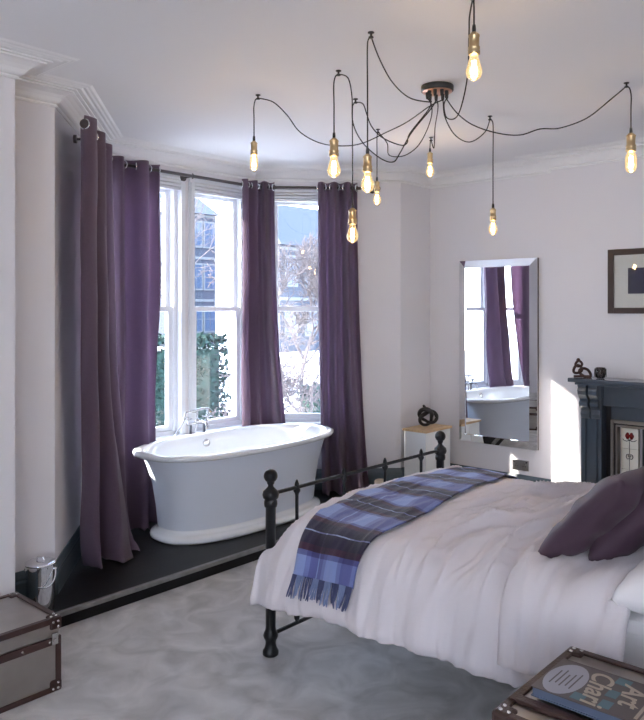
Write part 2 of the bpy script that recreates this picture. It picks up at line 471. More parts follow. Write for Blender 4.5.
# ---------------------------------------------------------------- bath tub
def bath():
    cx, cy = 3.59, 4.00
    t = thing('freestanding_bath', 'white oval freestanding bath with rolled rim and plinth on the black platform', 'bath', (cx, cy, PZ))
    def loft(rows, e0=2.5):
        mb = MB(); n = 96; vs = []; fs = []
        for L, W, z, *ex in rows:
            e = ex[0] if ex else e0
            for i in range(n):
                a = 2*math.pi*i/n; c_, s_ = math.cos(a), math.sin(a)
                vs.append((cx+L/2*math.copysign(abs(c_)**(2/e), c_), cy+W/2*math.copysign(abs(s_)**(2/e), s_), z))
        for r in range(len(rows)-1):
            for i in range(n):
                a, b = r*n+i, r*n+(i+1) % n
                fs.append((a, b, b+n, a+n))
        mb.faces(vs, fs, 0, True); return mb
    R = .668
    pl = [(1.34, .56, PZ+.001), (1.41, .63, PZ+.002), (1.44, .66, PZ+.015), (1.445, .665, PZ+.030), (1.43, .65, PZ+.046), (1.38, .60, PZ+.054),
          (1.345, .565, PZ+.060), (1.335, .555, PZ+.080), (1.335, .555, PZ+.086)]
    loft(pl).build('plinth', TUBW, t)
    body = [(1.34, .56, PZ+.082), (1.345, .565, PZ+.090), (1.37, .585, .30), (1.42, .625, .45), (1.50, .68, .57), (1.55, .71, R-.034)]
    loft(body).build('outer_shell', TUBO, t)
    inner = [(1.55, .71, R-.036), (1.62, .775, R-.036), (1.66, .815, R-.028), (1.675, .83, R-.012), (1.665, .82, R), (1.62, .775, R+.004), (1.56, .715, R), (1.52, .68, R-.012),
             (1.46, .64, R-.06), (1.38, .575, .45), (1.29, .50, .28), (1.18, .42, .20), (.9, .30, .18), (.4, .12, .175), (.01, .005, .175)]
    loft(inner).build('basin', TUBW, t)
    Mx = Matrix.Rotation(math.radians(90+12), 4, 'X')
    o = MB().lathe([(.0, .012), (.012, .012), (.02, .009), (.030, .006), (.034, 0), (.034, -.01)], (3.53, 4.318, .598), 24, Mx).build('overflow', STEEL, t)
    return t
bath()

TAPC = mat('tap_chrome', (.50, .50, .52), .12, 1)
def tap():
    t = thing('bath_mixer_tap', 'ornate chrome bath mixer tap behind the rim of the white bath', 'tap', (3.50, 4.47, .64))
    y = 4.47; z = .70
    for x in (3.50, 3.63):
        MB().tube([(x, y, .10), (x, y, z+.02), (x, y-.01, z+.03)], .011, 10).build('riser_pipe', TAPC, t)
    mb = MB(); mb.cyl((3.47, y, z+.035), (3.66, y, z+.035), .012, 12); mb.sphere((3.565, y, z+.045), .024)
    mb.tube([(3.565, y, z+.035), (3.565, y-.05, z+.05), (3.565, y-.10, z+.045), (3.565, y-.125, z+.012)], [.013, .012, .011, .013], 10)
    mb.build('mixer_body', TAPC, t)
    for x in (3.47, 3.66):
        m_ = MB(); m_.cyl((x, y, z+.035), (x, y, z+.075), .010, 10); m_.sphere((x, y, z+.078), .012)
        for k in range(4):
            a = math.pi/4+k*math.pi/2
            e = V((x+math.cos(a)*.032, y+math.sin(a)*.032, z+.072)); m_.cyl((x, y, z+.072), e, .005, 6); m_.sphere(e, .008)
        m_.build('cross_handle', TAPC, t)
    MB().tube([(3.565, y, z+.06), (3.565, y, z+.115)], .008, 8).build('cradle_stem', TAPC, t)
    h = MB(); h.tube([(3.51, y, z+.125), (3.565, y, z+.112), (3.57, y, z+.125)], .006, 8)
    h.build('cradle', TAPC, t)
    h = MB(); h.tube([(3.49, y-.01, z+.128), (3.60, y-.01, z+.136), (3.63, y-.01, z+.135)], [.009, .011, .009], 10)
    h.tube([(3.63, y-.01, z+.135), (3.66, y-.01, z+.130), (3.675, y-.01, z+.105)], [.009, .012, .026], 12)
    h.build('handset', TAPC, t)
    hose = [V((3.49, y-.01, z+.128)), V((3.455, y, z+.12)), V((3.44, y+.0, z+.07)), V((3.41, y+.0, z+.02)), V((3.37, y, z-.02)), V((3.35, y, z-.10)), V((3.42, y+.02, z-.25)), V((3.50, y+.01, z-.16)), V((3.565, y, z+.02))]
    MB().tube(spline(hose, 6), .006, 8).build('shower_hose', TAPC, t)

def spline(p, k=8, closed=False):
    p = [V(q) for q in p]; out = []; N = len(p)
    for i in range(N if closed else N-1):
        g = (lambda j: p[j % N]) if closed else (lambda j: p[max(0, min(N-1, j))])
        a, b, c, d = g(i-1), g(i), g(i+1), g(i+2)
        for s in range(k):
            x = s/k
            out.append(.5*((2*b)+(c-a)*x+(2*a-5*b+4*c-d)*x*x+(3*b-a-3*c+d)*x**3))
    if not closed: out.append(p[-1])
    return out
tap()

# ---------------------------------------------------------------- bed
BX0, BX1, BY0, BY1 = 2.39, 3.82, .38, 2.46
def bed():
    t = thing('iron_bed', 'black iron bedstead with ball-topped posts and slim rails', 'bed', (BX0, BY1, 0))
    def post(x, y, hh):
        s = hh/.86
        o_ = hh-.86
        pr = [(.0, 0), (.030, 0), (.037, .006), (.037, .022), (.029, .034), (.024, .055), (.025, .070), (.031, .080), (.035, .092), (.031, .106), (.026, .115), (.0235, .13),
              (.0235, .684+o_), (.029, .687+o_), (.031, .700+o_), (.030, .715+o_), (.027, .720+o_), (.035, .727+o_), (.0385, .742+o_), (.035, .758+o_), (.024, .768+o_), (.013, .780+o_), (.0125, .787+o_), (.018, .796+o_)]
        rb = .0325; zc = .8285+o_
        for k in range(-4, 7):
            a = math.radians(k*15)
            pr.append((rb*math.cos(a), zc+rb*math.sin(a)))
        pr.append((0.0, zc+rb))
        MB().lathe(pr, (x, y, 0), 24).build('post', IRON, t)
    for x in (BX0, BX1): post(x, BY1, .86); post(x, BY0, 1.15)
    MB().cyl((BX0, BY1, .745), (BX1, BY1, .745), .009, 12).build('top_rail', IRON, t)
    MB().cyl((BX0, BY1, .095), (BX1, BY1, .095), .0095, 12).build('bottom_rail', IRON, t)
    MB().cyl((BX0, BY0, 1.02), (BX1, BY0, 1.02), .0105, 12).build('top_rail', IRON, t)
    for k in range(4):
        x = 2.565+.35*k
        o = MB().cyl((x, BY1, .095), (x, BY1, .735), .0085, 10).build('spindle', IRON, t)
        MB().lathe([(0, -.035), (.008, -.032), (.010, -.02), (.017, -.008), (.017, .0), (.010, .010), (.012, .016), (.010, .03), (.004, .045), (0, .048)], (x, BY1, .735), 12).build('spindle_collar', IRON, o)
        MB().lathe([(.008, -.02), (.014, -.008), (.014, .004), (.008, .016)], (x, BY1, .125), 12).build('spindle_collar', IRON, o)
        MB().cyl((x, BY0, .30), (x, BY0, 1.02), .0085, 10).build('spindle', IRON, t)
    for x in (BX0+.02, BX1-.02): MB().box((x-.012, BY0, .29), (x+.012, BY1, .335)).build('side_rail', IRON, t)
    for k in range(8): MB().box((BX0+.03, .55+k*.24, .318), (BX1-.03, .61+k*.24, .336)).build('slat', IRON, t)
bed()
tag(MB().box((BX0+.03, BY0+.04, .338), (BX1-.03, BY1-.05, .615)).build('mattress', SHEET, bevel=.05), 'white sheeted mattress showing at the pillow end of the iron bed', 'mattress')

import functools
sec = spline([(2.27, 0, .33), (2.262, 0, .38), (2.30, 0, .50), (2.345, 0, .592), (2.43, 0, .654), (2.60, 0, .682), (2.85, 0, .700), (3.15, 0, .708), (3.45, 0, .70), (3.70, 0, .672), (3.82, 0, .60), (3.89, 0, .50), (3.93, 0, .38), (3.94, 0, .34)], 10)
sl = [0]
for a, b in zip(sec, sec[1:]): sl.append(sl[-1]+(b-a).length)
ST = sl[-1]
def secat(s):
    s = max(0, min(ST, s))
    lo, hi = 0, len(sl)-1
    while hi-lo > 1:
        m = (lo+hi)//2
        if sl[m] <= s: lo = m
        else: hi = m
    q = (s-sl[lo])/(sl[hi]-sl[lo]); p = sec[lo].lerp(sec[hi], q); d = (sec[hi]-sec[lo]).normalized()
    return p, V((-d.z, 0, d.x))
def ridge(x, w): return math.exp(-(x/w)**2)
def duvet(s, y, wr=1.0):
    """point on the quilt: s metres from the near hem across the bed, y along it"""
    p, n_ = secat(s)
    side = 1-smooth(.15, .42, s); fside = smooth(ST-.42, ST-.15, s)
    z = p.z; x = p.x
    # the near hem dips towards the foot
    z -= side*.045*smooth(1.6, 2.5, y); z += side*.035*(1-smooth(.9, 1.5, y))*(1-s/.42 if s < .42 else 0)
    f = smooth(2.26, 2.46, y)*(1-side*.6)
    z -= f*f*.16
    w_ = 0
    # long soft creases running slantwise over the top
    w_ += .018*noise.noise(V((x*2.6+y*.8, y*2.4-x*.6, 3.3)))
    a = y+x*.30; b = x-y*.30
    c = noise.noise(V((b*1.6, a*1.2, 9)))
    def rid(v_): return (1-min(1, abs(v_)*2.6))**1.4
    top = (1-side)*smooth(.86, 1.2, y)*(1-.88*smooth(1.68, 1.88, y)*(1-.5*smooth(2.22, 2.3, y)))
    w_ += .050*top*(rid(1.35*noise.noise(V((a*4.6+c*1.1, b*.9, 2.2))))-.3)
    w_ += .036*(top*.97+.03*(1-side))*(rid(1.3*noise.noise(V((a*10+c*1.5, b*1.8, 5.2))))-.3)
    w_ += .013*top*(rid(1.3*noise.noise(V((a*22+c*2, b*4, 15.2))))-.3)
    w_ += .006*noise.noise(V((x*9, y*9, 1.5)))+.003*noise.noise(V((x*20, y*20, 4.5)))
    # vertical folds where it hangs
    hg = max(side*(1-s/.5), fside*.6)
    w_ += hg*.022*(math.sin(y*12+2.5*noise.noise(V((y*1.7, 0, 4)))+s*2)*.45+noise.noise(V((y*8, s*1.5, 8)))*.9+.7*noise.noise(V((y*20, s*3, 3)))+.35*noise.noise(V((y*38, s*5, 13))))
    w_ += side*.012*noise.noise(V((y*12, s*6, 1)))
    n2 = V((n_.x, 0, n_.z))
    r = V((x, y, z))+n2*w_*wr
    return r
Y0D, Y1D = .86, 2.46
def duv_grid(u, v):
    s = u*ST; y = Y0D+(Y1D-Y0D)*v
    side = 1-smooth(.0, .40, s)
    yy = y-.01+side*.02*smooth(2.2, 2.46, y)
    return duvet(s, y)+V((0, yy-y, 0))
tag(MB().grid(duv_grid, 260, 240).build('duvet', LINENW, solid=.022), 'rumpled white duvet spread over the iron bed, hanging below its near side', 'duvet')

def turn_grid(u, v):
    smax = ST-.35
    s = u*smax+.06; y = .84+(1.235-.84)*v
    p, n_ = secat(s)
    edge = min(1, v*9, (1-v)*9)
    y += .03*math.sin(s*4)*(v-.2)+ (1-smooth(0, .5, s))*(-.02)
    off = .012+.030*math.sqrt(max(0, edge))*(1+.5*noise.noise(V((s*4, y*5, 1))))
    q = duvet(s, y, .6)
    q += n_*(off+.020*noise.noise(V((s*5, y*8, 31)))*edge+.016*(1-abs(noise.noise(V((s*3+y*5, y*16-s*2, 3))))*4)*edge*.6)
    return q
tag(MB().grid(turn_grid, 110, 44).build('folded_sheet', LINENW, solid=.012), 'white sheet folded back over the duvet below the plum cushions', 'sheet')

# tartan throw
def tartan():
    m = bpy.data.materials.new('blue_tartan_wool'); m.use_nodes = True
    n, l = m.node_tree.nodes, m.node_tree.links; b = n['Principled BSDF']
    b.inputs['Roughness'].default_value = .9; b.inputs['Sheen Weight'].default_value = .3
    uv = n.new('ShaderNodeUVMap'); sp = n.new('ShaderNodeSeparateXYZ'); l.new(uv.outputs[0], sp.inputs[0])
    def ramp(sock, mul, stops, add=0.0):
        ma = n.new('ShaderNodeMath'); ma.operation = 'MULTIPLY_ADD'; ma.inputs[1].default_value = mul; ma.inputs[2].default_value = add; l.new(sock, ma.inputs[0])
        fr = n.new('ShaderNodeMath'); fr.operation = 'FRACT'; l.new(ma.outputs[0], fr.inputs[0])
        r = n.new('ShaderNodeValToRGB'); r.color_ramp.interpolation = 'CONSTANT'; e = r.color_ramp.elements
        e[0].position = 0; e[0].color = (*stops[0][1], 1); e[1].position = stops[1][0]; e[1].color = (*stops[1][1], 1)
        for pz, c in stops[2:]:
            k = e.new(pz); k.color = (*c, 1)
        l.new(fr.outputs[0], r.inputs[0]); return r.outputs[0]
    BL = (.235, .31, .60); DK = (.022, .017, .05); PU = (.060, .020, .050); WH = (.34, .42, .62); MB_ = (.11, .13, .33)
    wv = ramp(sp.outputs['X'], 6.0, [(0, BL), (.36, MB_), (.42, PU), (.50, DK), (.655, WH), (.672, DK), (.82, PU), (.90, MB_), (.95, BL)], .10)
    o1, o2, o3, ow = (1, 1, 1), (.66, .62, .74), (.44, .38, .55), (1.6, 1.7, 1.9)
    wu = ramp(sp.outputs['Y'], 1.0, [(0, o2), (.06, o3), (.24, o2), (.30, o1), (.50, o2), (.56, o3), (.63, (1, 1, 1)), (.65, o3), (.76, o2), (.82, o1)], 0)
    mx = n.new('ShaderNodeMix'); mx.data_type = 'RGBA'; mx.blend_type = 'MULTIPLY'; mx.inputs[0].default_value = 1
    l.new(wv, mx.inputs[6]); l.new(wu, mx.inputs[7])
    l.new(mx.outputs[2], b.inputs['Base Color'])
    t_ = n.new('ShaderNodeTexCoord'); nb = n.new('ShaderNodeTexNoise'); nb.inputs['Scale'].default_value = 350; l.new(t_.outputs['Object'], nb.inputs[0])
    bp = n.new('ShaderNodeBump'); bp.inputs['Strength'].default_value = .35; bp.inputs['Distance'].default_value = .005; l.new(nb.outputs[0], bp.inputs['Height']); l.new(bp.outputs[0], b.inputs['Normal'])
    return m
TART = tartan()
FR = mat('throw_fringe_wool', (.07, .08, .17), .9)
FR2 = mat('throw_fringe_blue_wool', (.20, .25, .42), .9)
t = thing('tartan_throw', 'blue and purple tartan wool throw laid across the foot of the white duvet', 'throw', (3.0, 2.05, .70))
S0, S1 = .165, ST-.12
def throw_pt(u, v, off=.018):
    s = S0+(S1-S0)*u
    c = 2.035+.055*smooth(.0, .2, u)*0+.045*u+.010*(1-smooth(0, .25, u))
    hw = .170+.030*smooth(0.0, .22, u)-.06*smooth(.4, 1, u)
    y = c+hw*(2*v-1)+.006*noise.noise(V((u*14, v*3, 0)))
    p, n_ = secat(s)
    q = duvet(s, y, 1.0)
    return q+n_*(off+.004*noise.noise(V((u*9, v*4, 5))))
MB().grid(throw_pt, 240, 60).build('cloth', TART, t, solid=.006)
rnd = random.Random(5)
for k in range(44):
    mb = MB(); v = (k+.5)/44; p0 = throw_pt(0, v); p1 = throw_pt(.02, v); d = (p0-p1).normalized(); sw = rnd.uniform(-.2, .2)
    ln = rnd.uniform(.013, .018)
    pts = [p0-d*.004]+[p0+d*(ln*j)+V((-.002*j, sw*.016*j*j/5, 0)) for j in range(1, 6)]
    mb.tube(pts, [.0040, .0036, .0036, .0040, .0044, .0026], 6)
    mb.build('fringe_tassel', (FR, FR2)[(k//5) % 2], t)

# pillows and cushions
def pillow(name, label, cat, c, sx_, sy_, th, R_, m, seed, group=None, wr=.012, corner=.10):
    M = Matrix.Translation(V(c)) @ R_.to_4x4()
    t = None
    n_ = 36
    mb = MB()
    def side(sgn):
        def P(u, v):
            a, b = u*2-1, v*2-1
            px_ = a*(1-corner*(b*b)*.0-.06*(1-b*b)*0); 
            x = a*(1-.09*(1-abs(b)**2)*(abs(a)**3)); y = b*(1-.09*(1-abs(a)**2)*(abs(b)**3))
            h = (max(0, (1-a**4)*(1-b**4)))**.45
            h *= 1+.25*(1-a*a)*(1-b*b)
            z = sgn*th/2*h*.85
            w_ = wr*noise.noise(V((a*2.2+seed, b*2.2, sgn*3)))*h+wr*.7*abs(noise.noise(V((a*4+seed, b*1.4-a, sgn*2+9))))*h
            rad = math.atan2(b, a); w_ += wr*.5*math.sin(rad*9+seed)*h*min(1, (a*a+b*b))*(1-max(abs(a), abs(b))**6)
            return M @ V((x*sx_/2, y*sy_/2, z+sgn*w_))
        return P
    mb.grid(side(1), n_, n_); mb.grid(side(-1), n_, n_)
    bmesh.ops.remove_doubles(mb.bm, verts=mb.bm.verts, dist=.0006)
    o = mb.build(name, m)
    tag(o, label, cat, group)
    ring = [M @ V((x*sx_/2, y*sy_/2, 0)) for x, y in
            [(a*(1), b) for a, b in [(-1+2*i/20, -1) for i in range(20)]+[(1, -1+2*i/20) for i in range(20)]+[(1-2*i/20, 1) for i in range(20)]+[(-1, 1-2*i/20) for i in range(20)]]]
    return o
Eu = lambda x, y, z: Matrix.Rotation(math.radians(z), 3, 'Z') @ Matrix.Rotation(math.radians(y), 3, 'Y') @ Matrix.Rotation(math.radians(x), 3, 'X')
pillow('pillow', 'white pillow lying on the mattress at the right edge behind the plum cushions', 'pillow', (2.68, .655, .735), .66, .48, .19, Eu(-14, 0, 0), SHEET, 2)
pillow('cushion', 'plum cushion farther from the right edge, its low corner nearest the tartan throw', 'cushion', (2.745, 1.02, .862), .50, .47, .14, Eu(-46, 0, -8), PLUMC, 5, 'plum cushions on the bed')
pillow('cushion', 'plum cushion nearest the right edge, leaning between the other cushion and white pillow', 'cushion', (2.83, .895, .88), .50, .47, .14, Eu(-50, 0, -2), PLUMC, 11, 'plum cushions on the bed')

# ---------------------------------------------------------------- pendant light
def chandelier():
    hub = V((3.31, 2.15, CZ))
    t = thing('spider_pendant_light', 'black nine-arm spider ceiling light with looping cords and glowing filament bulbs', 'pendant light', hub)
    MB().lathe([(0, 0), (.083, 0), (.085, -.004), (.085, -.026), (.080, -.030), (0, -.030)], hub, 40).build('ceiling_plate', BLACKP, t)
    MB().lathe([(0, -.0302), (.078, -.0302), (.078, -.032), (0, -.032)], hub, 40).build('copper_underside', mat('copper', (.75, .42, .30), .3, 1), t)
    for k in range(9):
        a = 2*math.pi*k/9; p = hub+V((.052*math.cos(a), .052*math.sin(a), -.03))
        MB().lathe([(.009, 0), (.010, -.004), (.008, -.03), (.005, -.036)], p, 10).build('cord_grip', BLACKP, t)
    HD = depth(hub)
    # hook xy on the ceiling, lamp: (px, py of holder top, bulb bottom), kind, cord waypoints
    data = [
     ((258,97), (254,141,171), 'tube', [(430,106),(407,122),(387,132),(363,143),(343,146),(320,143),(300,132),(287,115),(273,102)]),
     ((338.5,73), (334,138,178), 'drop', [(430,110),(412,132),(400,153),(393,162),(380,158),(363,143),(353,123),(352,97),(348,78)]),
     ((371,35), (367.5,154,193), 'drop', [(430,102),(410,98),(393,83),(380,60)]),
     ((355.5,101), (352.5,208,243), 'drop', [(430,107),(410,133),(407,143),(400,145),(383,138),(372,127),(367,115),(363,104)]),
     ((378,131), (377,181,205), 'globe', [(432,112),(427,130),(417,147),(403,156),(389,155),(387,143)]),
     ((431,139), (430,152,177), 'globe', [(438,107),(435,128),(434,148)]),
     ((490,118), (493,208,235), 'globe', [(443,100),(445,117),(455,135),(470,142),(485,132)]),
     ((626.5,85), (631,133,173), 'tube', [(446,98),(457,113),(473,125),(497,133),(520,135),(540,129),(560,128),(587,118),(610,100)]),
     ((473,-4), (474,32,81), 'drop', [(444,105),(447,118),(458,115),(467,80),(469,35),(469.5,17)]),
    ]
    for k, (hk, (bx, bt, bb), kind, wp) in enumerate(data):
        h = onz(hk[0], hk[1], CZ-.012); Dh = depth(h)
        MB().lathe([(0, .012), (.014, .012), (.014, .008), (.005, .006), (.005, -.004), (.011, -.008), (.011, -.013), (0, -.014)], h, 12).build('ceiling_hook', BLACKP, t)
        top = atD(bx, bt, Dh); bot = atD(bx, bb, Dh)
        # looping feed cord
        P0 = [hub+V((0, 0, -.06))]; cl = [0]
        full = [(437, 100)]+wp+[(hk[0], hk[1])]
        for a, b in zip(full, full[1:]): cl.append(cl[-1]+math.hypot(a[0]-b[0], a[1]-b[1]))
        a_ = 2*math.pi*k/9
        pts = [hub+V((.052*math.cos(a_), .052*math.sin(a_), -.062))]
        for i in range(1, len(full)-1):
            q = cl[i]/cl[-1]; D = HD+(Dh-HD)*q
            p = atD(full[i][0], full[i][1], D); p.z = min(p.z, CZ-.012); pts.append(p)
        pts.append(h+V((0, 0, -.006)))
        MB().tube(spline(pts, 8), .0032, 6).build('cord', CORD, t)
        rt = V((SN, -CS, 0)); dx = (top-h).dot(rt)
        drop = [h+V((0, 0, -.006)), h+rt*dx*.7+V((0, 0, -.018)), h+rt*dx*1.05+V((0, 0, -.06)), top.lerp(h+rt*dx, .5), top+V((0, 0, .012))]
        MB().tube(spline(drop, 6), .0032, 6).build('cord', CORD, t)
        L = (top-bot).z; hl = L*.47 if kind != 'globe' else L*.46
        r = hl*.25
        hol = MB().lathe([(.0, .018), (.006, .016), (.007, 0), (.5*r, -.002), (r*.72, -.08*hl), (r*.98, -.14*hl), (r, -.20*hl), (r*.9, -.24*hl), (r*.9, -.62*hl), (r*1.04, -.66*hl), (r*1.04, -.74*hl), (r*.95, -.78*hl), (r*1.06, -.84*hl), (r*1.06, -.98*hl), (r*.85, -hl)], top, 20).build('lamp_holder', BRASS, t)
        MB().lathe([(0, .026), (.006, .026), (.0075, .012), (.0075, 0)], top, 10).build('cord_grip', BLACKP, hol)
        g = L-hl; b0 = top-V((0, 0, hl))
        if kind == 'drop': pr = [(.62, 0), (.66, -.1), (.95, -.35), (1.22, -.58), (1.25, -.70), (1.05, -.85), (.6, -.94), (.2, -.985), (0, -1)]
        elif kind == 'tube': pr = [(.6, 0), (.75, -.08), (.98, -.2), (1.02, -.4), (1.0, -.75), (.8, -.9), (.4, -.97), (0, -1)]
        else: pr = [(.6, .0), (.62, -.12), (.9, -.30), (1.2, -.5), (1.25, -.65), (1.05, -.84), (.6, -.96), (0, -1)]
        MB().lathe([(a*r*1.15, b*g) for a, b in pr], b0, 20, cap=False).build('bulb', BULBG, hol)
        fl = MB()
        for q in range(5):
            a1 = 2*math.pi*q/5; a2 = a1+math.pi/5
            e = V((math.cos(a1)*r*.30, math.sin(a1)*r*.30, -g*.22)); f_ = V((math.cos(a2)*r*.45, math.sin(a2)*r*.45, -g*.72))
            e2 = V((math.cos(a2+.6)*r*.30, math.sin(a2+.6)*r*.30, -g*.22))
            fl.tube([b0+e, b0+f_, b0+e2], .0016, 5)
        fl.build('filament', FILA, hol)
        l_ = bpy.data.lights.new('bulb_light', 'POINT'); l_.energy = .5; l_.color = (1, .74, .48); l_.shadow_soft_size = .02
        lo = bpy.data.objects.new('bulb_light', l_); COL.objects.link(lo); lo.location = b0-V((0, 0, g*.5)); lo.parent = hol; lo.matrix_parent_inverse = world(hol).inverted()
chandelier()

# ---------------------------------------------------------------- right wall: mirror, picture, socket
t = thing('wall_mirror', 'tall rectangular mirror hung on the right wall, its edges slanting glass strips', 'mirror', (XM, 3.02, .47))
y0, y1, z0, z1 = 2.665, 3.38, .468, 2.012
MB().box((XM-.022, y0, z0), (XM-.001, y1, z1)).build('backing', DARKW, t)
bw = .062; xo, xi = XM-.030, XM-.042
cor = [(y0, z0), (y1, z0), (y1, z1), (y0, z1)]; inn = [(y0+bw, z0+bw), (y1-bw, z0+bw), (y1-bw, z1-bw), (y0+bw, z1-bw)]
for i in range(4):
    j = (i+1) % 4
    a, b, c_, d = cor[i], cor[j], inn[j], inn[i]
    mb = MB()
    vs = [(xo, *a), (xo, *b), (xi, *c_), (xi, *d), (XM-.022, *a), (XM-.022, *b), (XM-.022, *c_), (XM-.022, *d)]
    mb.faces(vs, [(0, 1, 2, 3), (4, 7, 6, 5), (0, 4, 5, 1), (1, 5, 6, 2), (2, 6, 7, 3), (3, 7, 4, 0)])
    mb.build('bevelled_border', MIRROR, t)
MB().box((XM-.034, y0+bw-.002, z0+bw-.002), (XM-.022, y1-bw+.002, z1-bw+.002)).build('mirror_glass', MIRROR, t)

t = thing('framed_picture', 'dark wood framed print with a navy rectangle above the mantel shelf', 'picture', (XB, 1.72, 1.57))
ya, yb, za, zb = 1.36, 2.055, 1.567, 2.033; fw = .042
mb = MB(); mb.box((XB-.03, ya, za), (XB-.001, ya+fw, zb)); mb.box((XB-.03, yb-fw, za), (XB-.001, yb, zb)); mb.box((XB-.03, ya+fw, za), (XB-.001, yb-fw, za+fw)); mb.box((XB-.03, ya+fw, zb-fw), (XB-.001, yb-fw, zb))
mb.build('frame', DARKW, t, bevel=.003)
MB().box((XB-.010, ya+fw-.002, za+fw-.002), (XB-.002, yb-fw+.002, zb-fw+.002)).build('mount', MATB, t)
MB().box((XB-.0115, 1.50, 1.71), (XB-.0095, 1.915, 1.895)).build('print', NAVY, t)
MB().box((XB-.018, ya+fw-.001, za+fw-.001), (XB-.016, yb-fw+.001, zb-fw+.001)).build('glass', PGLASS, t)

t = thing('wall_socket', 'double wall socket low on the wall under the mirror', 'socket', (XM, 2.82, .325))
MB().box((XM-.010, 2.748, .285), (XM-.001, 2.894, .370)).build('plate', STEEL, t, bevel=.002)
for y in (2.787, 2.855):
    mb = MB(); mb.box((XM-.0115, y-.003, .336), (XM-.009, y+.003, .344)); mb.box((XM-.0115, y-.014, .316), (XM-.009, y-.006, .322)); mb.box((XM-.0115, y+.006, .316), (XM-.009, y+.014, .322))
    mb.build('pin_holes', BLACKP, t)
    MB().box((XM-.015, y-.005+.02*(1 if y > 2.82 else -1), .348), (XM-.009, y+.005+.02*(1 if y > 2.82 else -1), .362)).build('switch', BLACKP, t)

